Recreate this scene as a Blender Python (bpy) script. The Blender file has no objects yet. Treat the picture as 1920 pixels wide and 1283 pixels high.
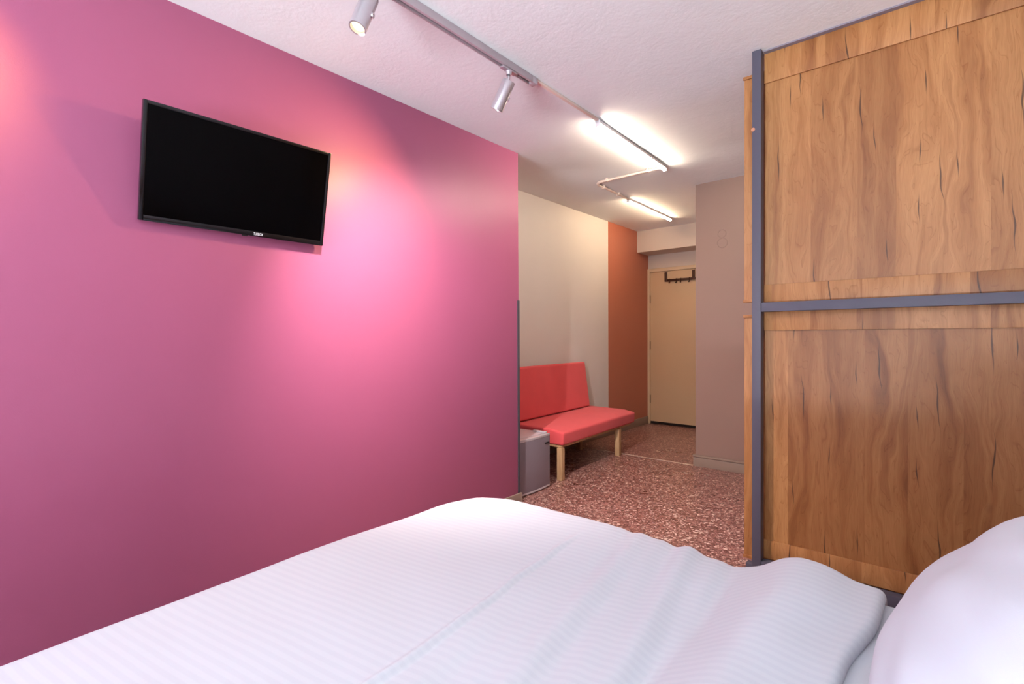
import bpy, bmesh, math, random
from mathutils import Vector, Matrix, noise

sc = bpy.context.scene
col = sc.collection
random.seed(7)

# ------------------------------------------------------------------ camera
YAW, PITCH, ROLL = math.radians(40.175), math.radians(-0.605), math.radians(-0.265)
EYE = 1.18
fw = Vector((-math.sin(YAW)*math.cos(PITCH), math.cos(YAW)*math.cos(PITCH), math.sin(PITCH)))
rt = Vector((math.cos(YAW), math.sin(YAW), 0))
up = rt.cross(fw)
rt2 = rt*math.cos(ROLL) + up*math.sin(ROLL)
up2 = -rt*math.sin(ROLL) + up*math.cos(ROLL)
cd = bpy.data.cameras.new('camera')
cd.sensor_width = 36.0
cd.lens = 933.1157/1920*36
cd.clip_start = 0.02
cam = bpy.data.objects.new('camera', cd)
col.objects.link(cam)
m = Matrix((rt2, up2, -fw)).transposed().to_4x4()
m.translation = Vector((0, 0, EYE))
cam.matrix_world = m
sc.camera = cam

# ------------------------------------------------------------------ world, exposure, daylight
w = bpy.data.worlds.new('daylight'); sc.world = w; w.use_nodes = True
bg = w.node_tree.nodes['Background']
bg.inputs[0].default_value = (0.68, 0.83, 1.0, 1)
bg.inputs[1].default_value = 1.4
sc.view_settings.view_transform = 'Standard'
sc.view_settings.look = 'None'
sc.view_settings.exposure = 0.95
sc.view_settings.gamma = 1.0
sc.view_settings.use_curve_mapping = False

cy = sc.cycles
cy.max_bounces = 6; cy.diffuse_bounces = 3; cy.glossy_bounces = 2; cy.transmission_bounces = 2; cy.transparent_max_bounces = 4
cy.use_adaptive_sampling = True; cy.adaptive_threshold = 0.075; cy.adaptive_min_samples = 16
cy.use_denoising = True; cy.sample_clamp_indirect = 6.0
cy.caustics_reflective = False; cy.caustics_refractive = False

WX0, WX1, WZ0, WZ1 = -1.6, 0.75, 0.10, 2.3      # added window opening, unseen behind the camera, to let daylight in
YB = -3.4
pl = bpy.data.lights.new('window_portal', 'AREA')
pl.shape = 'RECTANGLE'; pl.size = WX1-WX0; pl.size_y = WZ1-WZ0
pl.cycles.is_portal = True
po = bpy.data.objects.new('window_portal', pl); col.objects.link(po)
po.location = ((WX0+WX1)/2, YB-0.11, (WZ0+WZ1)/2)
po.rotation_euler = (math.radians(-90), 0, math.pi)   # faces +Y
po.rotation_euler = Vector((0, 1, 0)).to_track_quat('-Z', 'Z').to_euler()

# added unseen fill light facing up through that window to brighten the ceiling
al = bpy.data.lights.new('ceiling_fill', 'AREA')
al.shape = 'RECTANGLE'; al.size = 2.6; al.size_y = 2.8; al.energy = 1120; al.color = (.82, .92, 1.0)
ao = bpy.data.objects.new('ceiling_fill', al); col.objects.link(ao)
ao.location = ((WX0+WX1)/2, YB-1.75, .02); ao.rotation_euler = (math.pi, 0, 0)

WARM = (1.0, 0.82, 0.64)        # tube nearer the bed
WARM2 = (1.0, 0.74, 0.47)       # tube nearer the door
TUBE_STRENGTH = 64.0
TUBE2_STRENGTH = 42.0
SPOT_W = 12.0

# ------------------------------------------------------------------ helpers
def lin(r, g, b):
    f = lambda c: (c/255/12.92) if c/255 <= .04045 else ((c/255+.055)/1.055)**2.4
    return (f(r), f(g), f(b), 1)

class MB:
    def __init__(s): s.v = []; s.f = []
    def box(s, x0, x1, y0, y1, z0, z1):
        n = len(s.v)
        s.v += [(x0,y0,z0),(x1,y0,z0),(x1,y1,z0),(x0,y1,z0),(x0,y0,z1),(x1,y0,z1),(x1,y1,z1),(x0,y1,z1)]
        s.f += [tuple(n+i for i in q) for q in ((0,3,2,1),(4,5,6,7),(0,1,5,4),(1,2,6,5),(2,3,7,6),(3,0,4,7))]
        return s
    def prism(s, pts, axis, a, b):
        """extrude a closed 2-D outline (counter-clockwise seen from +axis) from a to b"""
        n = len(s.v); k = len(pts)
        def P(p, t):
            return {'x': (t,p[0],p[1]), 'y': (p[0],t,p[1]), 'z': (p[0],p[1],t)}[axis]
        s.v += [P(p, a) for p in pts] + [P(p, b) for p in pts]
        s.f.append(tuple(n+i for i in reversed(range(k)))); s.f.append(tuple(n+k+i for i in range(k)))
        for i in range(k):
            j = (i+1) % k; s.f.append((n+i, n+j, n+k+j, n+k+i))
        return s
    def tube(s, pts, r, seg=12, cap=True):
        pts = [Vector(p) for p in pts]; n0 = len(s.v); rs = r if isinstance(r, (list, tuple)) else [r]*len(pts)
        ref = None
        for i, p in enumerate(pts):
            t = (pts[min(i+1, len(pts)-1)] - pts[max(i-1, 0)]).normalized()
            if ref is None:
                ref = Vector((0,0,1)) if abs(t.z) < .9 else Vector((1,0,0))
            a = (ref - t*ref.dot(t)).normalized(); b = t.cross(a); ref = a
            for k in range(seg):
                th = 2*math.pi*k/seg
                s.v.append(tuple(p + (a*math.cos(th) + b*math.sin(th))*rs[i]))
        for i in range(len(pts)-1):
            for k in range(seg):
                q = (k+1) % seg; A = n0+i*seg
                s.f.append((A+k, A+q, A+seg+q, A+seg+k))
        if cap:
            s.f.append(tuple(n0+k for k in reversed(range(seg))))
            s.f.append(tuple(n0+(len(pts)-1)*seg+k for k in range(seg)))
        return s
    def build(s, name, mat, parent=None, bevel=0, seg=2, smooth=False, world=True):
        me = bpy.data.meshes.new(name)
        off = parent_loc(parent) if (parent is not None and world) else Vector((0,0,0))
        me.from_pydata([tuple(Vector(v)-off) for v in s.v], [], s.f)
        bm = bmesh.new(); bm.from_mesh(me)
        bmesh.ops.recalc_face_normals(bm, faces=bm.faces)
        if bevel:
            es = [e for e in bm.edges if len(e.link_faces) == 2 and e.calc_face_angle(0) > .6]
            bmesh.ops.bevel(bm, geom=es, offset=bevel, segments=seg, affect='EDGES', profile=.6, clamp_overlap=True)
        bm.to_mesh(me); bm.free()
        me.materials.append(mat)
        o = bpy.data.objects.new(name, me); col.objects.link(o)
        if parent is not None: o.parent = parent
        if smooth or bevel:
            for p in me.polygons: p.use_smooth = True
            if not smooth:
                me.set_sharp_from_angle(angle=math.radians(40))
        if smooth and smooth is not True:
            me.set_sharp_from_angle(angle=math.radians(smooth))
        return o

def parent_loc(p):
    l = Vector(p.location)
    while p.parent is not None:
        p = p.parent; l += Vector(p.location)
    return l
def empty(name, loc, rot=(0,0,0)):
    o = bpy.data.objects.new(name, None); col.objects.link(o); o.location = loc; o.rotation_euler = rot
    o.empty_display_size = .1
    return o
def tag(o, label=None, cat=None, group=None, kind=None):
    if label: o['label'] = label
    if cat: o['category'] = cat
    if group: o['group'] = group
    if kind: o['kind'] = kind
    return o
def struct(o): o['kind'] = 'structure'; return o

# ------------------------------------------------------------------ materials
def newmat(name, color=(.5,.5,.5,1), rough=.5, spec=.5, metal=0):
    mt = bpy.data.materials.new(name); mt.use_nodes = True
    b = mt.node_tree.nodes['Principled BSDF']
    b.inputs['Base Color'].default_value = color; b.inputs['Roughness'].default_value = rough
    b.inputs['Specular IOR Level'].default_value = spec; b.inputs['Metallic'].default_value = metal
    return mt, mt.node_tree, b
def N(nt, typ, **kw):
    n = nt.nodes.new(typ)
    for k, v in kw.items(): setattr(n, k, v)
    return n
def coords(nt, scale=(1,1,1), rot=(0,0,0)):
    tc = N(nt, 'ShaderNodeTexCoord'); mp = N(nt, 'ShaderNodeMapping')
    mp.inputs['Scale'].default_value = scale; mp.inputs['Rotation'].default_value = rot
    nt.links.new(tc.outputs['Object'], mp.inputs['Vector'])
    return mp.outputs['Vector']
def noise_tex(nt, vec, scale, detail=4, rough=.55, dist=0):
    n = N(nt, 'ShaderNodeTexNoise'); n.inputs['Scale'].default_value = scale
    n.inputs['Detail'].default_value = detail; n.inputs['Roughness'].default_value = rough; n.inputs['Distortion'].default_value = dist
    nt.links.new(vec, n.inputs['Vector']); return n
def ramp(nt, fac, stops):
    r = N(nt, 'ShaderNodeValToRGB'); e = r.color_ramp.elements
    while len(e) < len(stops): e.new(.5)
    for x, (p, c) in zip(e, stops): x.position = p; x.color = c
    nt.links.new(fac, r.inputs['Fac']); return r
def bump(nt, b, height, strength, dist=.01):
    n = N(nt, 'ShaderNodeBump'); n.inputs['Strength'].default_value = strength; n.inputs['Distance'].default_value = dist
    nt.links.new(height, n.inputs['Height']); nt.links.new(n.outputs['Normal'], b.inputs['Normal']); return n
def mixc(nt, fac, a, c, blend='MIX'):
    n = N(nt, 'ShaderNodeMix', data_type='RGBA', blend_type=blend)
    for sock, val in ((n.inputs[0], fac), (n.inputs[6], a), (n.inputs[7], c)):
        if isinstance(val, (float, int)): sock.default_value = val
        elif isinstance(val, tuple): sock.default_value = val
        else: nt.links.new(val, sock)
    return n.outputs[2]
def mathn(nt, op, a, b=None, clamp=False):
    n = N(nt, 'ShaderNodeMath', operation=op); n.use_clamp = clamp
    for i, v in enumerate((a, b)):
        if v is None: continue
        if isinstance(v, (int, float)): n.inputs[i].default_value = v
        else: nt.links.new(v, n.inputs[i])
    return n.outputs[0]

def paint(name, c, rough=.5, spec=.4, bscale=180, bstr=.08, var=.05):
    mt, nt, b = newmat(name, c, rough, spec)
    v = coords(nt)
    n1 = noise_tex(nt, v, 2.5, 3)
    dark = tuple(x*(1-var) for x in c[:3])+(1,)
    nt.links.new(mixc(nt, n1.outputs['Fac'], dark, c), b.inputs['Base Color'])
    n2 = noise_tex(nt, v, bscale, 3)
    bump(nt, b, n2.outputs['Fac'], bstr, .004)
    return mt

M = {}
M['pink'] = paint('pink_satin_paint', lin(176, 94, 130), .42, .45, 220, .05)
M['white_wall'] = paint('warm_white_paint', lin(232, 226, 222), .5, .4, 220, .05)
M['orange'] = paint('terracotta_paint', lin(192, 116, 92), .45, .45, 220, .05)
M['grey_wall'] = paint('taupe_paint', lin(164, 136, 124), .55, .35, 260, .12)
M['beige_wall'] = paint('beige_paint', lin(214, 196, 180), .55, .35, 220, .08)
M['base_grey'] = paint('skirting_taupe', lin(158, 138, 124), .45, .4, 120, .04)
M['shade_lilac'] = paint('lilac_grey_shade', lin(142, 132, 142), .6, .3)  # shade tone painted on the strip above the partition
M['plain_white'] = paint('plain_white_paint', lin(242, 239, 239), .6, .3, 200, .08)

# stucco ceiling
mt, nt, b = newmat('stucco_ceiling', lin(240, 243, 244), .75, .25)
v = coords(nt)
n1 = noise_tex(nt, v, 55, 5, .6); n2 = noise_tex(nt, v, 9, 4, .6, .6); n3 = noise_tex(nt, v, 1.6, 2)
h = mathn(nt, 'ADD', mathn(nt, 'MULTIPLY', n1.outputs['Fac'], .35), mathn(nt, 'MULTIPLY', n2.outputs['Fac'], .9))
h = mathn(nt, 'ADD', h, mathn(nt, 'MULTIPLY', n3.outputs['Fac'], 1.6))
bump(nt, b, h, .22, .012)
M['ceiling'] = mt

# terrazzo floor
mt, nt, b = newmat('terrazzo', lin(120, 78, 70), .3, .5)
v = coords(nt)
def voro(scale, out='Color'):
    n = N(nt, 'ShaderNodeTexVoronoi'); n.inputs['Scale'].default_value = scale; n.inputs['Randomness'].default_value = 1
    nt.links.new(v, n.inputs['Vector']); return n
va = voro(120); vb = voro(62)
sa = N(nt, 'ShaderNodeSeparateColor'); nt.links.new(va.outputs['Color'], sa.inputs[0])
sb = N(nt, 'ShaderNodeSeparateColor'); nt.links.new(vb.outputs['Color'], sb.inputs[0])
ca = ramp(nt, sa.outputs[0], [(0, lin(74,44,42)), (.3, lin(124,80,74)), (.62, lin(160,112,104)), (.86, lin(188,140,130)), (.97, lin(236,210,196))])
cb = ramp(nt, sb.outputs[0], [(0, lin(88,54,50)), (.45, lin(146,98,90)), (.82, lin(178,130,120)), (.95, lin(228,200,186))])
msk = mathn(nt, 'GREATER_THAN', sb.outputs[1], .72)
c = mixc(nt, msk, ca.outputs[0], cb.outputs[0])
n1 = noise_tex(nt, v, 3, 3)
c = mixc(nt, mathn(nt, 'MULTIPLY', n1.outputs['Fac'], .22), c, lin(130, 84, 76))
nt.links.new(c, b.inputs['Base Color'])
n2 = noise_tex(nt, v, 2.2, 4)
nt.links.new(ramp(nt, n2.outputs['Fac'], [(.3, (.26,)*3+(1,)), (.7, (.36,)*3+(1,))]).outputs[0], b.inputs['Roughness'])
M['terrazzo'] = mt

# oak laminate: flat printed boards
def oak(name, seed, tint=1.0, horiz=False):
    mt, nt, b = newmat(name, lin(170,118,74), .42, .35)
    tc = N(nt, 'ShaderNodeTexCoord')
    mp = N(nt, 'ShaderNodeMapping'); mp.inputs['Location'].default_value = (seed*1.37, 0, seed*2.11)
    nt.links.new(tc.outputs['Object'], mp.inputs['Vector'])
    sp = N(nt, 'ShaderNodeSeparateXYZ'); nt.links.new(mp.outputs[0], sp.inputs[0])
    def vec(sx, sz, wob=None):
        cx = N(nt, 'ShaderNodeCombineXYZ')
        x = mathn(nt, 'MULTIPLY', sp.outputs[0], sx)
        if wob is not None: x = mathn(nt, 'ADD', x, wob)
        nt.links.new(x, cx.inputs[0]); nt.links.new(mathn(nt, 'MULTIPLY', sp.outputs[2], sz), cx.inputs[2])
        return cx.outputs[0]
    # staves of uneven width
    base = vec(1, 1)
    wn = noise_tex(nt, vec(3.1, 0), 1, 1); 
    stave = mathn(nt, 'FLOOR', mathn(nt, 'ADD', mathn(nt, 'MULTIPLY', sp.outputs[0], 6.0), mathn(nt, 'MULTIPLY', wn.outputs['Fac'], 3.0)))
    wnn = N(nt, 'ShaderNodeTexWhiteNoise', noise_dimensions='1D'); nt.links.new(stave, wnn.inputs['W'])
    # slow figure, shifted per stave
    wob = mathn(nt, 'MULTIPLY', noise_tex(nt, vec(5, 1.6), 1, 3).outputs['Fac'], 3.0)
    shift = mathn(nt, 'MULTIPLY', wnn.outputs['Value'], 30)
    fig = noise_tex(nt, vec(13, 1.1, mathn(nt, 'ADD', wob, shift)), 1, 3, .55, .8)
    grain = noise_tex(nt, vec(170, 6, mathn(nt, 'MULTIPLY', wob, 5)), 1, 4, .65)
    fine = noise_tex(nt, vec(420, 22, mathn(nt, 'MULTIPLY', wob, 10)), 1, 2)
    c1 = ramp(nt, fig.outputs['Fac'], [(.25, lin(146,94,56)), (.42, lin(176,121,74)), (.58, lin(194,140,90)), (.75, lin(160,106,64))]).outputs[0]
    st = ramp(nt, wnn.outputs['Value'], [(0, lin(200,184,172)), (.5, lin(236,230,222)), (1, lin(255,252,246))]).outputs[0]
    c2 = mixc(nt, .85, c1, st, 'MULTIPLY')
    g = ramp(nt, grain.outputs['Fac'], [(.30, (.72,.66,.6,1)), (.55, (1,1,1,1))]).outputs[0]
    c3 = mixc(nt, .5, c2, g, 'MULTIPLY')
    f = ramp(nt, fine.outputs['Fac'], [(.35, (.84,.8,.76,1)), (.6, (1,1,1,1))]).outputs[0]
    c4 = mixc(nt, .45, c3, f, 'MULTIPLY')
    # growth rings
    ring = mathn(nt, 'FRACT', mathn(nt, 'MULTIPLY', fig.outputs['Fac'], 18))
    rg = ramp(nt, ring, [(0, (.70,.60,.52,1)), (.12, (1,1,1,1)), (1, (1,1,1,1))]).outputs[0]
    c5 = mixc(nt, .66, c4, rg, 'MULTIPLY')
    # thin dark cracks: one short wandering line per stretched cell
    def cracks(sx, sz, seed2, width, keep):
        xx = mathn(nt, 'ADD', mathn(nt, 'MULTIPLY', sp.outputs[0], sx), seed2)
        zz = mathn(nt, 'ADD', mathn(nt, 'MULTIPLY', sp.outputs[2], sz), mathn(nt, 'MULTIPLY', mathn(nt, 'FLOOR', xx), .37))
        cid = N(nt, 'ShaderNodeCombineXYZ'); nt.links.new(mathn(nt, 'FLOOR', xx), cid.inputs[0]); nt.links.new(mathn(nt, 'FLOOR', zz), cid.inputs[1]); cid.inputs[2].default_value = seed2
        wn2 = N(nt, 'ShaderNodeTexWhiteNoise', noise_dimensions='3D'); nt.links.new(cid.outputs[0], wn2.inputs['Vector'])
        sc2 = N(nt, 'ShaderNodeSeparateColor'); nt.links.new(wn2.outputs['Color'], sc2.inputs[0])
        u_ = mathn(nt, 'FRACT', xx); v_ = mathn(nt, 'FRACT', zz)
        wig = noise_tex(nt, vec(.5, 4, seed2), 1, 2, .5)
        cxp = mathn(nt, 'ADD', mathn(nt, 'ADD', mathn(nt, 'MULTIPLY', sc2.outputs[0], .5), .12), mathn(nt, 'ADD', mathn(nt, 'MULTIPLY', wig.outputs['Fac'], .35), mathn(nt, 'MULTIPLY', mathn(nt, 'MULTIPLY', v_, mathn(nt, 'SUBTRACT', sc2.outputs[2], .5)), .25)))
        dd = mathn(nt, 'ABSOLUTE', mathn(nt, 'SUBTRACT', u_, cxp))
        # taper to both ends
        tv_ = mathn(nt, 'ABSOLUTE', mathn(nt, 'SUBTRACT', v_, mathn(nt, 'ADD', mathn(nt, 'MULTIPLY', sc2.outputs[1], .3), .35)))
        tap = mathn(nt, 'SUBTRACT', 1, mathn(nt, 'MULTIPLY', tv_, 3.4), True)
        wd = mathn(nt, 'MULTIPLY', tap, width)
        ln = mathn(nt, 'MULTIPLY', mathn(nt, 'SUBTRACT', wd, dd), 2.2/width, True)
        return mathn(nt, 'MULTIPLY', ln, mathn(nt, 'LESS_THAN', sc2.outputs[2], keep))
    cA = cracks(6.5, 2.2, 3.3, .024, .62); cB = cracks(9.0, 4.2, 9.1, .026, .30)
    c6 = mixc(nt, mathn(nt, 'MULTIPLY', mathn(nt, 'MAXIMUM', cA, cB), .82), c5, lin(62, 40, 28))
    # knots
    vk = N(nt, 'ShaderNodeTexVoronoi'); vk.inputs['Scale'].default_value = 1
    nt.links.new(vec(7.0, 4.2, mathn(nt, 'MULTIPLY', wob, .2)), vk.inputs['Vector'])
    sk = N(nt, 'ShaderNodeSeparateColor'); nt.links.new(vk.outputs['Color'], sk.inputs[0])
    kd = mathn(nt, 'SUBTRACT', 1, mathn(nt, 'MULTIPLY', vk.outputs['Distance'], 9), True)
    km = mathn(nt, 'MULTIPLY', mathn(nt, 'GREATER_THAN', sk.outputs[0], .62), mathn(nt, 'MULTIPLY', kd, mathn(nt, 'MULTIPLY', grain.outputs['Fac'], 1.4)), True)
    c7 = mixc(nt, mathn(nt, 'MULTIPLY', km, .7), c6, lin(86, 54, 36))
    nt.links.new(c7, b.inputs['Base Color'])
    bump(nt, b, grain.outputs['Fac'], .12, .002)
    return mt
M['oakA'] = oak('oak_laminate_a', 1.0); M['oakB'] = oak('oak_laminate_b', 4.3); M['oakC'] = oak('oak_laminate_c', 8.9)

M['grey_frame'] = paint('slate_grey_paint', lin(88, 85, 98), .5, .35, 90, .06)
M['beech'] = None
mt, nt, b = newmat('beech_wood', lin(196,158,116), .45, .35)
v = coords(nt, (40, 40, 3)); n1 = noise_tex(nt, v, 1.5, 4)
nt.links.new(ramp(nt, n1.outputs['Fac'], [(.3, lin(178,138,98)), (.7, lin(208,172,130))]).outputs[0], b.inputs['Base Color'])
M['beech'] = mt

def fabric(name, c, rough=.85, scale=900):
    mt, nt, b = newmat(name, c, rough, .2)
    v = coords(nt)
    n = noise_tex(nt, v, scale, 2); n2 = noise_tex(nt, v, 6, 3)
    d = tuple(x*.86 for x in c[:3])+(1,)
    nt.links.new(mixc(nt, n2.outputs['Fac'], d, c), b.inputs['Base Color'])
    b.inputs['Sheen Weight'].default_value = .15
    bump(nt, b, n.outputs['Fac'], .25, .002)
    return mt
M['red'] = fabric('coral_red_fabric', lin(236, 92, 96))

# white satin-stripe linen
mt, nt, b = newmat('striped_linen', lin(236,235,240), .8, .2)
v = coords(nt, (1,1,1), (0,0,math.radians(-9)))
sp = N(nt, 'ShaderNodeSeparateXYZ'); nt.links.new(v, sp.inputs[0])
s = mathn(nt, 'SINE', mathn(nt, 'MULTIPLY', sp.outputs[1], 2*math.pi/.021))
st = ramp(nt, mathn(nt, 'ADD', mathn(nt, 'MULTIPLY', s, .5), .5), [(.3, lin(205,208,216)), (.7, lin(209,212,219))])
nt.links.new(st.outputs[0], b.inputs['Base Color'])
n = noise_tex(nt, coords(nt), 700, 2)
bump(nt, b, n.outputs['Fac'], .08, .001)
b.inputs['Sheen Weight'].default_value = .1
M['linen_stripe'] = mt
mt, nt, b = newmat('plain_linen', lin(207,210,218), .82, .2)
n = noise_tex(nt, coords(nt), 700, 2); bump(nt, b, n.outputs['Fac'], .08, .001)
b.inputs['Sheen Weight'].default_value = .1
M['linen'] = mt

M['black_gloss'] = newmat('black_gloss_plastic', lin(16,16,20), .16, .5)[0]
M['screen'] = newmat('dark_screen', lin(2,2,3), .12, .08)[0]
M['black_matt'] = newmat('black_matt_plastic', lin(26,24,26), .6, .3)[0]
M['logo'] = newmat('logo_print', lin(225,225,230), .5, .3)[0]
mt, nt, b = newmat('silver_fridge', lin(142,132,142), .38, .5, .15)
n = noise_tex(nt, coords(nt), 500, 2); bump(nt, b, n.outputs['Fac'], .05, .001); M['fridge'] = mt
M['fridge_top'] = newmat('fridge_top_grey', lin(206,190,198), .3, .5)[0]
M['fridge_trim'] = newmat('fridge_trim', lin(214,208,214), .3, .5, .3)[0]
M['satin_silver'] = newmat('satin_silver', lin(205,200,205), .32, .5, .7)[0]
M['silver_grey'] = newmat('silver_grey_lacquer', lin(196,184,190), .42, .5)[0]
M['slot'] = newmat('dark_slot', lin(58,44,48), .6, .3)[0]
M['conduit'] = newmat('ivory_plastic', lin(236,214,200), .45, .4)[0]
M['door'] = paint('door_cream', lin(214,180,142), .45, .4, 60, .03)
M['door_frame'] = paint('frame_cream', lin(220,190,154), .45, .4, 60, .03)
M['bronze'] = newmat('dark_bronze', lin(70,38,20), .4, .5, .4)[0]
M['dark'] = newmat('shadow_gap_rubber', lin(40,30,26), .8, .2)[0]
M['brass'] = newmat('pale_metal_strip', lin(226,204,186), .35, .5, .3)[0]
M['screw'] = newmat('copper_screw', lin(200,140,110), .4, .5, .5)[0]
M['hinge'] = newmat('hinge_steel', lin(140,110,84), .4, .5, .6)[0]
M['guard'] = newmat('corner_guard_grey', lin(74,72,80), .5, .4)[0]

def emit(name, c, s):
    mt = bpy.data.materials.new(name); mt.use_nodes = True; nt = mt.node_tree
    nt.nodes.remove(nt.nodes['Principled BSDF'])
    e = N(nt, 'ShaderNodeEmission'); e.inputs[0].default_value = tuple(c)+(1,); e.inputs[1].default_value = s
    nt.links.new(e.outputs[0], nt.nodes['Material Output'].inputs[0]); return mt
M['tube'] = emit('lit_led_tube', WARM, TUBE_STRENGTH); M['tube2'] = emit('lit_warm_led_tube', WARM2, TUBE2_STRENGTH)
M['spot_lens'] = emit('lit_spot_lens', (1.0, .72, .42), 1.3)

# clear window glass
mt = bpy.data.materials.new('window_glass'); mt.use_nodes = True; nt = mt.node_tree
nt.nodes.remove(nt.nodes['Principled BSDF'])
t = N(nt, 'ShaderNodeBsdfTransparent'); g = N(nt, 'ShaderNodeBsdfGlossy'); g.inputs['Roughness'].default_value = .02
mx = N(nt, 'ShaderNodeMixShader'); mx.inputs[0].default_value = .06
nt.links.new(t.outputs[0], mx.inputs[1]); nt.links.new(g.outputs[0], mx.inputs[2]); nt.links.new(mx.outputs[0], nt.nodes['Material Output'].inputs[0])
M['glass'] = mt

# ------------------------------------------------------------------ room shell
XP, YP_END = -2.241, 2.730       # bedroom accent wall and its end
XW = -2.941                      # corridor wall
YC, XC = 4.520, -1.640           # taupe wall facing the bedroom and its corner
YBM, YD = 6.015, 6.350           # beam face, door wall
XR = 0.90                        # wall behind the bed head
ZB, ZC = 2.475, 2.543            # ceiling over the bed, over the corridor

def zceil(x, y):
    ye = 3.15 + max(0, min(1, (x+2.94)/1.34))*.6
    t = max(0, min(1, (y-YP_END)/(ye-YP_END)))
    return ZB + (ZC-ZB)*t

# floor
fl = struct(MB().box(-3.1, XR+.15, YB-.15, 6.6, -.12, 0).build('floor', M['terrazzo']))
# ceiling: one surface that rises a little towards the corridor
xs = [-3.1+i*.1 for i in range(43)]; ys = [YB-.15+j*.1 for j in range(int((6.65-YB)/.1)+1)]
mb = MB()
for y in ys:
    for x in xs: mb.v.append((x, y, zceil(x, y)))
nx = len(xs)
for j in range(len(ys)-1):
    for i in range(nx-1):
        a = j*nx+i; mb.f.append((a, a+nx, a+nx+1, a+1))
k = len(mb.v); X0, X1, Y0, Y1 = xs[0], xs[-1], ys[0], ys[-1]
mb.v += [(X0,Y0,2.72),(X1,Y0,2.72),(X1,Y1,2.72),(X0,Y1,2.72)]
mb.f.append((k,k+1,k+2,k+3))
struct(mb.build('ceiling', M['ceiling'], smooth=True))

ZT = 2.60
struct(MB().box(-3.09, XP, YB-.14, YP_END, 0, ZT).build('wall_left', M['pink'], bevel=.004))
YS = 5.258
struct(MB().box(-3.09, XW, YP_END, YS, 0, ZT).build('wall_corridor', M['white_wall']))
struct(MB().box(-3.09, XW+.001, YS, 6.55, 0, ZT).build('wall_corridor_accent', M['orange']))
struct(MB().box(XW-.1, XC+.35, YBM, YD+.15, 2.267, ZT).build('wall_lintel', M['beige_wall']))
# door wall with the door opening
DX0, DX1, DH = -2.906, -2.06, 2.035
struct(MB().box(XW-.1, DX0-.05, YD, YD+.15, 0, ZT).box(DX1+.05, XC+.35, YD, YD+.15, 0, ZT).box(DX0-.05, DX1+.05, YD, YD+.15, DH+.05, ZT).box(XW-.1, XC+.35, YD+.16, YD+.20, 0, ZT).build('wall_end', M['beige_wall']))
wc = struct(MB().box(XC, XR+.14, YC, 6.55, 0, ZT).build('wall_column', M['grey_wall'], bevel=.006))
# faint embossed figure eight in the paint of that wall
def ring(cx, cz, r, tr, y, n=28, k=6):
    mb = MB()
    for i in range(n):
        a = 2*math.pi*i/n
        for j in range(k):
            c = 2*math.pi*j/k; rr = r+tr*math.cos(c)
            mb.v.append((cx+rr*math.cos(a), y+tr*.5*math.sin(c), cz+rr*math.sin(a)))
    for i in range(n):
        for j in range(k):
            mb.f.append((i*k+j, ((i+1)%n)*k+j, ((i+1)%n)*k+(j+1)%k, i*k+(j+1)%k))
    return mb
ring(-1.408, 2.073, .034, .003, YC-.0002).build('painted_ring', M['grey_wall'], wc, smooth=True)
ring(-1.405, 1.992, .042, .003, YC-.0002).build('painted_ring', M['grey_wall'], wc, smooth=True)

struct(MB().box(XR, XR+.14, YB-.14, YC, 0, ZT).build('wall_right', M['plain_white']))
wb = struct(MB().box(XP-.1, WX0, YB-.14, YB, 0, ZT).box(WX1, XR+.1, YB-.14, YB, 0, ZT).box(WX0, WX1, YB-.14, YB, 0, WZ0).box(WX0, WX1, YB-.14, YB, WZ1, ZT).build('wall_back', M['plain_white']))
struct(MB().box(-3.1, XR+1.0, YB-4.0, YB-.151, -.12, -.005).build('added_terrace', M['plain_white']))  # terrace slab added under the fill light, out of view
# window added behind the camera, out of view, for more daylight
wi = struct(empty('added_window', ((WX0+WX1)/2, YB-.07, WZ0)))
mb = MB(); f = .05
mb.box(WX0, WX1, YB-.10, YB-.04, WZ0, WZ0+f).box(WX0, WX1, YB-.10, YB-.04, WZ1-f, WZ1)
mb.box(WX0, WX0+f, YB-.10, YB-.04, WZ0+f, WZ1-f).box(WX1-f, WX1, YB-.10, YB-.04, WZ0+f, WZ1-f)
xm = (WX0+WX1)/2
mb.box(xm-.03, xm+.03, YB-.10, YB-.04, WZ0+f, WZ1-f)
mb.build('window_frame', M['plain_white'], wi)
MB().box(WX0+f, xm-.03, YB-.072, YB-.068, WZ0+f, WZ1-f).build('pane', M['glass'], wi)
MB().box(xm+.03, WX1-f, YB-.072, YB-.068, WZ0+f, WZ1-f).build('pane', M['glass'], wi)
MB().box(WX0-.04, WX1+.04, YB-.03, YB+.08, WZ0-.03, WZ0).build('window_sill', M['plain_white'], wi, bevel=.004)

# skirting
struct(MB().box(XP, XP+.014, YB, YP_END, 0, .07).box(XP-.1, XP+.014, YP_END, YP_END+.014, 0, .07).build('baseboard_left', M['base_grey'], bevel=.002))
struct(MB().box(XW, XW+.014, YP_END+.02, YD-.002, 0, .10).build('baseboard_corridor', M['base_grey'], bevel=.003))
bc = struct(empty('baseboard_column', (XC, YC, 0)))
MB().box(XC-.016, XR, YC-.016, YC, 0, .082).box(XC-.016, XC, YC, 6.0, 0, .082).build('skirting_board', M['base_grey'], bc, bevel=.002)
MB().box(XC-.020, XR, YC-.020, YC, .085, .104).box(XC-.020, XC, YC, 6.0, .085, .104).build('skirting_cap', M['base_grey'], bc, bevel=.004)
# metal floor strip
struct(MB().box(XW+.016, -1.745, 4.512, 4.526, 0, .0035).build('trim_1', M['brass']))
struct(MB().box(-1.743, XC-.022, 4.500, 4.540, 0, .002).build('trim_2', M['brass']))

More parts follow.
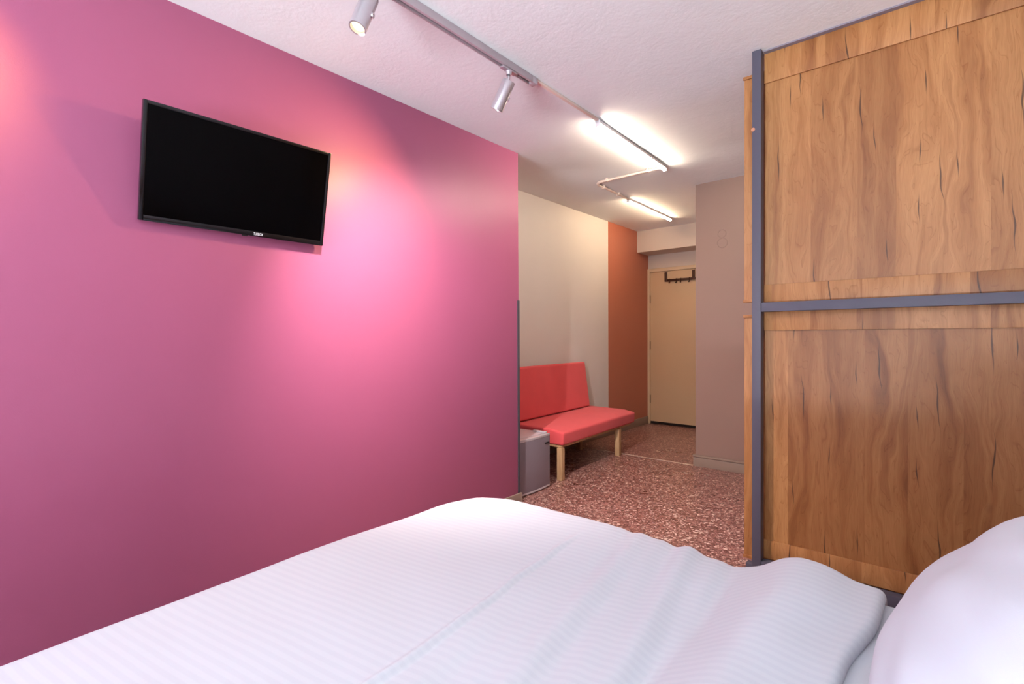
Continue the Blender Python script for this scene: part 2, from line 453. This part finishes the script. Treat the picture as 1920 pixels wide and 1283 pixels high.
# corner guard on the end of the accent wall
cg = MB().box(XP-.0, XP+.004, YP_END-.018, YP_END+.004, .072, 1.437).box(XP-.02, XP, YP_END, YP_END+.004, .072, 1.437).build('corner_guard', M['guard'])
tag(cg, 'slim dark grey corner guard on the edge of the pink wall', 'corner guard')

# door
d = struct(empty('door_1', (DX0, YD, 0)))
fr = MB().box(DX0-.048, DX0-.002, YD-.03, YD+.12, 0, DH+.048).box(DX1+.002, DX1+.048, YD-.03, YD+.12, 0, DH+.048).box(DX0-.002, DX1+.002, YD-.03, YD+.12, DH+.003, DH+.048).build('door_frame', M['door_frame'], d, bevel=.004)
lf = MB().box(DX0, DX1, YD-.012, YD+.03, .035, DH).build('door_leaf', M['door'], d, bevel=.002)
for z in (.28, 1.0, 1.62):
    MB().tube([(DX0-.001, YD-.02, z), (DX0-.001, YD-.02, z+.11)], .008).build('hinge', M['hinge'], d, smooth=40)
MB().box(DX0, DX1, YD-.006, YD+.03, .004, .033).build('door_sweep', M['dark'], d)
hd = empty('door_handle', (DX1-.06, YD-.012, 1.0)); hd.parent = d; hd.location = (DX1-.06-DX0, -.012, 1.0)
bpy.data.objects.remove(hd)
MB().box(DX1-.08, DX1-.045, YD-.020, YD-.012, .93, 1.12).tube([(DX1-.062, YD-.02, 1.05), (DX1-.062, YD-.06, 1.05), (DX1-.18, YD-.065, 1.05)], .009).build('door_handle', M['hinge'], d, smooth=40)

# over-door rail with hooks
yk = YD-.034
rk = empty('coat_rail', (-2.49, yk, 1.90))
tag(rk, 'dark bronze over-door coat rail with four hooks on the cream door', 'coat rail')
MB().box(-2.695, -2.285, yk-.006, yk+.004, 1.893, 1.925).build('bar', M['bronze'], rk, bevel=.003)
for x in (-2.695, -2.330):
    MB().box(x, x+.030, yk-.010, yk+.006, 1.90, 2.012).box(x, x+.030, yk-.010, yk+.018, 2.012, 2.020).build('bracket', M['bronze'], rk, bevel=.003)
for x in (-2.625, -2.535, -2.475, -2.365):
    MB().tube([(x, yk-.008, 1.928), (x, yk-.012, 1.90), (x, yk-.014, 1.878), (x, yk-.026, 1.868), (x, yk-.036, 1.876)], .0055, 8).build('hook', M['bronze'], rk, smooth=True)

# ------------------------------------------------------------------ oak partition
PX1 = XR-.004
pa = empty('oak_partition', (-.61, 2.48, 0))
tag(pa, 'tall oak board partition in a slate grey frame beside the bed', 'partition')
P0 = 2.450
post = MB().box(-.631, -.593, P0, P0+.055, 0, 2.473).build('post', M['grey_frame'], pa, bevel=.0025)
MB().tube([(-.626, P0+.002, 2.118), (-.626, P0-.0015, 2.118)], .0085, 14).build('screw_plug', M['screw'], post, smooth=40)
MB().box(-.593, PX1, P0+.004, P0+.050, 1.288, 1.329).build('middle_rail', M['grey_frame'], pa, bevel=.002)
MB().box(-.593, PX1, P0+.004, P0+.050, .108, .150).build('bottom_rail', M['grey_frame'], pa, bevel=.002)
PF = P0+.062          # face of the big boards
ST = .010             # strips stand proud by this much
b1 = MB().box(-.590, PX1, PF, PF+.014, 1.36, 2.36).build('board', M['oakA'], pa)
b2 = MB().box(-.590, PX1, PF, PF+.014, .19, 1.26).build('board', M['oakB'], pa)
for z0, z1, mm in ((2.335, 2.468, 'oakC'), (1.315, 1.413, 'oakC'), (1.204, 1.3145, 'oakA'), (.152, .236, 'oakC')):
    MB().box(-.592, PX1, PF-ST, PF-.0005, z0, z1).build('batten', M[mm], pa, bevel=.0012)
# boards on the far side reach a little past the post
YR = P0+.10
MB().box(-.690, PX1, YR, YR+.016, 1.338, 2.413).build('board', M['oakC'], pa)
MB().box(-.690, PX1, YR, YR+.016, .112, 1.280).build('board', M['oakA'], pa)
for z0, z1 in ((1.338, 1.352), (1.266, 1.280), (2.399, 2.413), (.112, .126)):
    MB().box(-.694, PX1, YR-.008, YR-.0005, z0, z1).build('batten', M['oakB'], pa, bevel=.001)
MB().box(-.672, PX1, P0+.055, P0+.098, .060, .104).build('bottom_rail', M['grey_frame'], pa, bevel=.002)
struct(MB().box(-.59, XR, P0+.03, P0+.12, 2.4685, 2.476).build('shade_strip', M['shade_lilac']))  # shadow gap above the partition, put in as a darker lilac strip

# ------------------------------------------------------------------ television
TV = empty('television', (-2.163, .868, 1.820), (0, math.radians(11.8), math.radians(-0.9)))
tag(TV, 'flat black television tilted forward on the pink wall', 'television')
W2, H2, T = .356, .2115, .022
def tvbox(name, x0, x1, y0, y1, z0, z1, mat, bev=.002, parent=TV):
    return MB().box(x0, x1, y0, y1, z0, z1).build(name, mat, parent, bevel=bev, world=False)
bz = .0135
bezel = MB()
bezel.box(-T, 0, -W2, -W2+bz, -H2, H2).box(-T, 0, W2-bz, W2, -H2, H2)
bezel.box(-T, 0, -W2+bz, W2-bz, H2-bz, H2).box(-T, 0, -W2+bz, W2-bz, -H2, -H2+.021)
bez = bezel.build('bezel', M['black_gloss'], TV, bevel=.003, world=False)
tvbox('screen', -.012, -.004, -W2+bz, W2-bz, -H2+.021, H2-bz, M['screen'], 0)
tvbox('back_cover', -.030, -T-.0002, -.25, .25, -.06, .14, M['black_matt'], .006)
tvbox('sensor', -.010, -.001, .0, .022, -H2-.004, -H2-.0003, M['black_matt'], .001)
# wall bracket behind it
tvbox('wall_bracket', -.094, -.0302, -.10, .10, .03, .13, M['black_matt'], .004)
cu = bpy.data.curves.new('logo', 'FONT'); cu.body = 'TURBOX'; cu.size = .0155; cu.align_x = 'CENTER'; cu.extrude = .0003; cu.offset = .0003
to = bpy.data.objects.new('logo_tmp', cu); col.objects.link(to)
dg = bpy.context.evaluated_depsgraph_get()
me = bpy.data.meshes.new_from_object(to.evaluated_get(dg)); bpy.data.objects.remove(to)
me.materials.clear(); me.materials.append(M['logo'])
lo = bpy.data.objects.new('logo', me); col.objects.link(lo); lo.parent = bez
lo.rotation_euler = (math.pi/2, 0, math.pi/2); lo.location = (.0008, .062, -H2+.0052)
lo.scale = (.62, 1, 1)
lo['label'] = 'small white lettering'

# ------------------------------------------------------------------ fridge
FX, FY0, FY1, FZ = -2.285, 2.748, 3.178, .412
fr = empty('mini_fridge', ((FX-.2), (FY0+FY1)/2, 0))
tag(fr, 'small grey mini fridge tucked behind the pink wall beside the red bench', 'fridge')
MB().box(FX-.45, FX-.052, FY0+.003, FY1-.003, .015, FZ-.006).build('body', M['fridge'], fr, bevel=.004)
MB().box(FX-.46, FX-.050, FY0, FY1, FZ-.0055, FZ+.010).build('top_panel', M['fridge_top'], fr, bevel=.004)
pts = []
for i in range(13):
    t = i/12; y = FY0+.002+(FY1-FY0-.004)*t
    pts.append((FX-.012+.012*math.sin(math.pi*t), y))
pts = [(FX-.048, FY0+.002)] + pts + [(FX-.048, FY1-.002)]
# ordered counter-clockwise for prism along z
dr = MB().prism(pts, 'z', .022, FZ-.010).build('door', M['fridge'], fr, bevel=.0015)
MB().prism([(x+.001 if x > FX-.04 else x, y) for x, y in pts], 'z', FZ-.0095, FZ+.008).build('top_trim', M['fridge_trim'], dr, bevel=.002)
MB().prism([(x+.0005 if x > FX-.04 else x, y) for x, y in pts], 'z', .008, .0215).build('bottom_trim', M['fridge_trim'], dr, bevel=.001)
MB().box(FX-.012, FX-.0015, FY1-.075, FY1-.020, FZ-.062, FZ-.054).build('badge', M['black_matt'], dr)
MB().box(FX-.155, FX-.030, FY1-.040, FY1-.012, FZ+.0105, FZ+.022).build('hinge_cover', M['fridge_trim'], fr, bevel=.004)
for x in (FX-.42, FX-.08):
    for y in (FY0+.04, FY1-.04):
        MB().tube([(x, y, 0), (x, y, .015)], .014).build('foot', M['black_matt'], fr, smooth=40)

# ------------------------------------------------------------------ bench
bn = empty('bench', (-2.300, 3.345, 0), (0, 0, math.radians(2.4)))
tag(bn, 'coral red upholstered bench with pale wooden legs against the white wall', 'bench')
BL = 1.395          # local: y along the bench, -x towards the wall
def soft_slab(name, outline, y0, y1, bev, seg=4):
    return MB().prism(outline, 'y', y0, y1).build(name, M['red'], bn, bevel=bev, seg=seg, world=False)
soft_slab('seat', [(.012, .290), (.018, .395), (-.10, .416), (-.545, .424), (-.545, .290)], 0, BL, .020)
soft_slab('backrest', [(-.462, .431), (-.525, .905), (-.575, .905), (-.550, .431)], -.012, BL-.075, .022)
MB().box(-.53, -.012, .015, BL-.05, .268, .2895).build('seat_board', M['beech'], bn, bevel=.003, world=False)
for x, y in ((-.048, .0), (-.048, 1.055), (-.485, .0), (-.485, 1.055)):
    MB().box(x, x+.048, y, y+.048, 0, .2675).build('leg', M['beech'], bn, bevel=.003, world=False)
MB().box(-.574, -.553, .10, .16, .29, .80).build('back_support', M['beech'], bn, bevel=.003, world=False)
MB().box(-.574, -.553, BL-.24, BL-.18, .29, .80).build('back_support', M['beech'], bn, bevel=.003, world=False)

# ------------------------------------------------------------------ bed
def smooth(a, b, x):
    t = max(0, min(1, (x-a)/(b-a))); return t*t*(3-2*t)
BX0, BX1, BY0, BY1 = -1.33, .72, -.20, 1.385     # mattress outline
bd = empty('bed', ((BX0+BX1)/2, (BY0+BY1)/2, 0))
tag(bd, 'low bed with white fitted sheet beside the oak partition', 'bed')
MB().box(BX0+.03, BX1, BY0+.03, BY1-.03, .10, .30).build('base', M['grey_frame'], bd, bevel=.006)
MB().box(BX0+.01, BX1, BY0+.01, BY1-.005, .301, .560).build('mattress', M['linen'], bd, bevel=.045, seg=5)
MB().box(-.24, BX1, BY0+.012, BY1+.004, .52, .580).build('fitted_sheet', M['linen'], bd, bevel=.027, seg=5)
for x in (BX0+.12, BX1-.10):
    for y in (BY0+.10, BY1-.10):
        MB().tube([(x, y, 0), (x, y, .10)], .03, 14).build('leg', M['black_matt'], bd, smooth=40)
MB().box(BX1+.004, BX1+.06, BY0-.05, BY1+.05, .10, 1.05).build('headboard', M['oakB'], bd, bevel=.006)

def nz(x, y, s, o=0): return noise.noise(Vector((x*s+o, y*s-o, o*1.7)))
def duvet_top(x, y):
    z = .583
    # crowned along the foot edge
    z -= .020*smooth(.75, -.25, y)*smooth(-.7, -1.33, x)
    z += .006*smooth(1.05, 1.35, y)
    # slack towards the head and the turned-back part
    z -= .008*smooth(-.80, -.45, x)
    z -= .010*math.exp(-((x+.385)/.03)**2)
    bump_ = .058*smooth(-.38, -.25, x) - .028*smooth(-.25, -.12, x)
    z += bump_*(.55+.45*smooth(.5, 1.3, y))
    # pressed fold line across the bed
    lx = -.80 + .065*smooth(1.25, .45, y) + .006*nz(0, y, 9, 3)
    amp = .0062*smooth(1.32, 1.1, y)
    z += amp*(math.exp(-((x-lx+.006)/.009)**2) - .35*math.exp(-((x-lx-.009)/.008)**2))
    # soft ripples running along y
    rip = smooth(-.75, -.6, x)*smooth(-.30, -.42, x)
    z += rip*.0045*math.sin((x + .10*y + .02*nz(x, y, 3, 1))*46)
    z += rip*.0028*math.sin((x + .16*y)*83 + 1.3)
    z += .006*nz(x, y, 2.3, 5) + .0028*nz(x, y, 6.5, 9)
    e = smooth(1.25, 1.40, y)
    z += e*.004*nz(x, 0, 26, 2)*smooth(-.9, -.6, x)
    return z
dv = MB()
# cross parameter along each direction: flat part then rounded drop
def path(lo_, hi_, n, drop_lo, drop_hi, r=.055):
    """positions (p, dz) along one direction with rounded over-hangs at either end"""
    out = []
    if drop_lo:
        for i in range(8): out.append((lo_-r, -drop_lo+(drop_lo-r)*i/8))
        for i in range(1, 10):
            a = math.pi/2*i/10; out.append((lo_-r*math.cos(a), -r+r*math.sin(a)))
    for i in range(n+1): out.append((lo_+(hi_-lo_)*i/n, 0))
    if drop_hi:
        for i in range(1, 10):
            a = math.pi/2*i/10; out.append((hi_+r*math.sin(a), -r+r*math.cos(a)))
        for i in range(1, 9): out.append((hi_+r, -r-(drop_hi-r)*i/8))
    return out
R = .055
px = path(-1.32, -.118, 330, .30, 0, R)
# rolled end at the head side: turn under
for i in range(1, 12):
    a = math.pi*i/11; px.append((-.118+.018*math.sin(a), -.018+.018*math.cos(a)))
for i in range(1, 6): px.append((-.118-.05*i, -.036-.001*i))
py = path(BY0+.03, 1.365, 120, .30, .30, R)
head_i = len(px)-16
for j, (y, dy) in enumerate(py):
    for i, (x, dx) in enumerate(px):
        yy = min(max(y, BY0+.03), 1.365); xx = max(x, -1.32)
        xe = x
        # wavy turned-back end
        if x > -.40: xe = x + (.012*math.sin(yy*5.2+.6) - .022*smooth(1.25, 1.05, yy) + .012)*smooth(-.40, -.15, x)
        z = duvet_top(min(xx, -.10), yy)
        # rounded bed corner in plan at the foot
        xo, yo = x, y
        if x < -1.12 and y > 1.165:
            cx_, cy_ = -1.12, 1.165
            ddx, ddy = (cx_-x), (y-cy_); q = max(ddx, ddy)
            if q > 1e-6:
                l = math.hypot(ddx, ddy); k_ = 1-.26*(1-q/l)/(1-.7071)
                xo, yo = cx_-ddx*k_, cy_+ddy*k_; xe = xo
        # hanging folds
        drop = dx + dy if i < head_i else dx*1.0 + dy
        hang = min(1, max(0, -(dy if abs(dy) > abs(dx) else dx))/.3) if i < head_i else min(1, -dy/.3 if dy < 0 else 0)
        if y > 1.365: yo += hang*(.018*math.sin(x*17)+.01*math.sin(x*31+1))
        if x < -1.32 and i < head_i: xe -= hang*(.018*math.sin(y*15)+.01*math.sin(y*29+1))
        zz = max(.13, z + max(drop, -.34))
        dv.v.append((xe, yo, zz))
nx = len(px)
for j in range(len(py)-1):
    for i in range(nx-1):
        a = j*nx+i; dv.f.append((a, a+1, a+nx+1, a+nx))
duv = dv.build('duvet', M['linen_stripe'], smooth=True)
md = duv.modifiers.new('thickness', 'SOLIDIFY'); md.thickness = .006; md.offset = -1
tag(duv, 'white satin-striped duvet spread over the bed, turned back at the pillow', 'duvet')

# pillow leaning at the head of the bed
def pillow(name, c, tilt, A, B, Tk, yaw=0, seed=0):
    mb = MB(); n, mseg = 64, 64
    u = Vector((math.cos(tilt), 0, math.sin(tilt))); nn = Vector((-math.sin(tilt), 0, math.cos(tilt))); vv = Vector((0,1,0))
    rz = Matrix.Rotation(yaw, 3, 'Z'); u = rz@u; nn = rz@nn; vv = rz@vv
    idx = {}
    for side in (1, -1):
        for i in range(n+1):
            for j in range(mseg+1):
                s = math.sin(math.pi/2*(2*i/n-1)); t = math.sin(math.pi/2*(2*j/mseg-1))
                edge = i in (0, n) or j in (0, mseg)
                if side == -1 and edge: idx[side, i, j] = idx[1, i, j]; continue
                # outline: corners stay full, sides drawn in a little
                ss = s*(1-.10*(1-t*t)*0 - .055*(t*t)*(1-s*s)*0) ; tt = t
                k1 = 1-.07*(1-abs(t)**2.5)*abs(s)**3*0
                px_, py_ = A*ss*(1-.06*t**4), B*tt*(1-.10*s**4)
                prof = max(0, (1-abs(s)**2.6))**.62*max(0, (1-abs(t)**2.8))**.62
                h = Tk*prof
                # wrinkles that run in from the corners and edges
                wr = .010*nz(s*1.3+seed, t*1.3, 2.2, 4)*prof
                r_ = math.hypot(s, t); ang = math.atan2(t, s)
                wr += .0055*math.sin(ang*13+2*nz(s, t, 2, seed))*smooth(.45, .95, r_)*prof**.5*(1-prof)*2
                p = c + u*px_ + vv*py_ + nn*(side*h*(1 if side > 0 else .75) + side*wr)
                idx[side, i, j] = len(mb.v); mb.v.append(tuple(p))
        for i in range(n):
            for j in range(mseg):
                q = (idx[side,i,j], idx[side,i+1,j], idx[side,i+1,j+1], idx[side,i,j+1])
                mb.f.append(q if side > 0 else q[::-1])
    o = mb.build(name, M['linen'], smooth=True)
    return o
pw = pillow('pillow', Vector((.1234, 1.0286, .709)), math.radians(52.9), .2118, .3218, .1512, yaw=-.1625)
tag(pw, 'plump white pillow leaning at the head of the bed', 'pillow')

# ------------------------------------------------------------------ ceiling lights
ZR = ZB-.033
rail = empty('lighting_track', (-1.53, 1.0, ZB))
tag(rail, 'grey ceiling lighting track running above the bed foot', 'lighting track')
TX0, TX1, TY0, TY1 = -1.549, -1.514, -.60, 2.003
body = MB()
body.box(TX0, TX0+.0065, TY0, TY1-.035, ZR, ZB-.001).box(TX1-.0125, TX1, TY0, TY1-.035, ZR, ZB-.001).box(TX0+.0065, TX1-.0125, TY0, TY1-.035, ZR+.014, ZB-.001)
body.build('rail_body', M['silver_grey'], rail, bevel=.001)
MB().box(TX0+.0068, TX1-.0128, TY0+.01, TY1-.036, ZR+.010, ZR+.0138).build('conductor_slot', M['slot'], rail)
MB().box(TX0+.0100, TX0+.0118, TY0+.01, TY1-.10, ZR+.001, ZR+.010).build('inner_lip', M['silver_grey'], rail)
MB().box(TX0-.0005, TX1+.0005, TY1-.0345, TY1, ZR-.0005, ZB-.001).build('end_cap', M['silver_grey'], rail, bevel=.002)
MB().box(TX0-.0008, TX1+.0008, TY0-.02, TY0-.0005, ZR-.0005, ZB-.001).build('end_cap', M['silver_grey'], rail, bevel=.002)

def spotlight(joint, d, label, aim=None, tint=(1.0, .66, .32), tail=.045, L=.158, r=.031, watts=SPOT_W, cone=120, blend=1.0, knob=Vector((.6,.6,.2))):
    """joint: where the adapter meets the rail; d: aiming direction"""
    d = Vector(d).normalized(); j = Vector(joint)
    root = empty('track_spotlight', joint)
    tag(root, label, 'spotlight', 'spotlights on the ceiling track')
    MB().box(j.x-.013, j.x+.013, j.y-.052, j.y+.052, ZR-.009, ZR-.0008).build('adapter', M['satin_silver'], root, bevel=.003)
    MB().tube([(j.x, j.y, ZR-.009), (j.x, j.y, ZR-.026)], [.016, .013], 18).build('swivel', M['satin_silver'], root, smooth=40)
    k = Vector((j.x, j.y, ZR-.026)); s = k+Vector((0, 0, -.030))
    MB().tube([k, k+Vector((0,0,-.016)), s+d*.010], [.0075, .0065, .0055], 12).build('arm', M['satin_silver'], root, smooth=True)
    top = s - d*.004
    hb = MB().tube([top, top+d*.003, top+d*(L-.012), top+d*(L-.012)], [r*.94, r, r, r*.92], 32)
    hs = hb.build('housing', M['satin_silver'], root, smooth=40)
    # front rim with a lens sunk in it
    rim = MB(); a = d.orthogonal().normalized(); bb = d.cross(a)
    prof = [(L-.0118, r), (L, r), (L, r*.84), (L-.010, r*.80)]
    nseg = 32
    for q, rr in prof:
        for i in range(nseg):
            th = 2*math.pi*i/nseg; rim.v.append(tuple(top+d*q+(a*math.cos(th)+bb*math.sin(th))*rr))
    for q in range(len(prof)-1):
        for i in range(nseg):
            i2 = (i+1) % nseg; rim.f.append((q*nseg+i, q*nseg+i2, (q+1)*nseg+i2, (q+1)*nseg+i))
    rm = rim.build('front_rim', M['satin_silver'], root, smooth=40)
    lens = MB().tube([top+d*(L-.0108), top+d*(L-.0085)], [r*.79, r*.72], 24).build('lens', M['spot_lens'], root, smooth=40)
    kd = (knob - d*knob.dot(d)).normalized()
    kp = top+d*(L*.52)+kd*r
    MB().tube([kp-kd*.002, kp+kd*.006], .009, 14).build('knob', M['satin_silver'], root, smooth=40)
    ld = bpy.data.lights.new('spot_beam', 'SPOT'); ld.energy = watts; ld.color = tint
    ld.spot_size = math.radians(cone); ld.spot_blend = blend; ld.shadow_soft_size = .012
    lo_ = bpy.data.objects.new('spot_beam', ld); col.objects.link(lo_)
    lo_.location = top+d*(L+.016); lo_.rotation_euler = (Vector(aim) if aim else d).to_track_quat('-Z', 'Y').to_euler()
    return root
spotlight((-1.532, 1.800, ZR), (-.50, -.06, -.80), 'silver spotlight at the far end of the ceiling track', L=.140, aim=(-.42, -.68, -.62), cone=125, watts=24)
spotlight((-1.532, 1.040, ZR), (-.03, -.36, -.93), 'grey spotlight with its glowing lens facing down, at the top edge', L=.140, aim=(-.20, .62, -.76), cone=104, blend=1.0, watts=135, tint=(1.0, .86, .82))
spotlight((-1.532, .12, ZR), (-.86, -.22, -.50), 'added third spotlight on the track, out of view, aimed at the pink wall left of the television', cone=68, watts=13, tint=(1.0, .62, .15))  # extra lamp added out of view for the warm glow on the wall

spotlight((-1.532, -.30, ZR), (.50, .52, -.70), 'added fourth spotlight on the track, out of view, aimed at the bed', cone=130, watts=8, tint=(.90, .95, 1.0))  # extra lamp added out of view as cool fill on the bed

# flat trunking from the track to the first tube lamp
L1A, L1B = Vector((-1.526, 2.603, 2.445)), Vector((-1.640, 3.854, 2.515))
def bar_along(name, A, Bv, w_, z0, z1, mat, parent=None, bevel=.001, shift=0):
    d = Vector((Bv.x-A.x, Bv.y-A.y, 0)).normalized(); s = Vector((d.y, -d.x, 0))
    mb = MB()
    for P_, in ((A,), (Bv,)):
        for q, zz in ((-w_/2+shift, z0), (w_/2+shift, z0), (w_/2+shift, z1), (-w_/2+shift, z1)):
            mb.v.append((P_.x+s.x*q, P_.y+s.y*q, P_.z+zz))
    mb.f += [(0,1,2,3), (7,6,5,4), (0,4,5,1), (1,5,6,2), (2,6,7,3), (3,7,4,0)]
    return mb.build(name, mat, parent, bevel=bevel)
tr = bar_along('cable_trunking', Vector((-1.528, 2.004, ZB)), Vector((L1A.x+.002, L1A.y-.003, ZB)), .018, -.013, -.001, M['conduit'])
tag(tr, 'thin ivory cable trunking between the track and the first tube lamp', 'cable trunking')
def tube_lamp(A, Bv, label, glow):
    r_ = empty('tube_lamp', tuple(A)); tag(r_, label, 'tube lamp', 'tube lamps on the corridor ceiling')
    dirv = (Bv-A).normalized()
    bar_along('housing', A, Bv, .030, .004, .022, M['plain_white'], r_, .002)
    t_ = MB().tube([A+dirv*.012+Vector((0,0,-.004)), A+dirv*.014+Vector((0,0,-.004)), Bv-dirv*.014+Vector((0,0,-.004)), Bv-dirv*.012+Vector((0,0,-.004))], [.0095, .0115, .0115, .0095], 16).build('tube', glow, r_, smooth=50)
    bar_along('end_cap', A, A+dirv*.011, .030, -.014, .022, M['plain_white'], r_, .003)
    bar_along('end_cap', Bv-dirv*.011, Bv, .030, -.014, .022, M['plain_white'], r_, .003)
    return r_
tube_lamp(L1A, L1B, 'lit tube lamp on the ceiling nearer the bed', M['tube'])
L2A, L2B = Vector((-2.300, 4.510, 2.519)), Vector((-2.308, 5.585, 2.519))
tube_lamp(L2A, L2B, 'lit tube lamp on the ceiling nearer the door', M['tube2'])
# round conduit joining the two lamps
cn = empty('conduit_pipe', (-2.265, 3.833, ZC)); tag(cn, 'ivory bent conduit pipe joining the two tube lamps', 'conduit pipe')
zc_ = ZC-.016
pts = [(-1.648, 3.825, zc_), (-2.20, 3.828, zc_)]
for i in range(1, 9):
    a = math.pi/2*i/9; pts.append((-2.20-.068*math.sin(a), 3.896-.068*math.cos(a), zc_))
pts += [(-2.272, 3.90, zc_), (-2.285, 4.487, zc_)]
MB().tube(pts, .0095, 12).build('pipe', M['conduit'], cn, smooth=60)
MB().tube(pts[1:-1], .0125, 12).build('elbow', M['conduit'], cn, smooth=60)
for (x, y, hor) in ((-1.775, 3.826, 1), (-2.150, 3.828, 1), (-2.2735, 3.985, 0), (-2.2795, 4.27, 0)):
    if hor: mb = MB().box(x-.009, x+.009, y-.016, y+.016, zc_-.012, ZC-.0005)
    else: mb = MB().box(x-.016, x+.016, y-.009, y+.009, zc_-.012, ZC-.0005)
    mb.build('clip', M['conduit'], cn, bevel=.003)
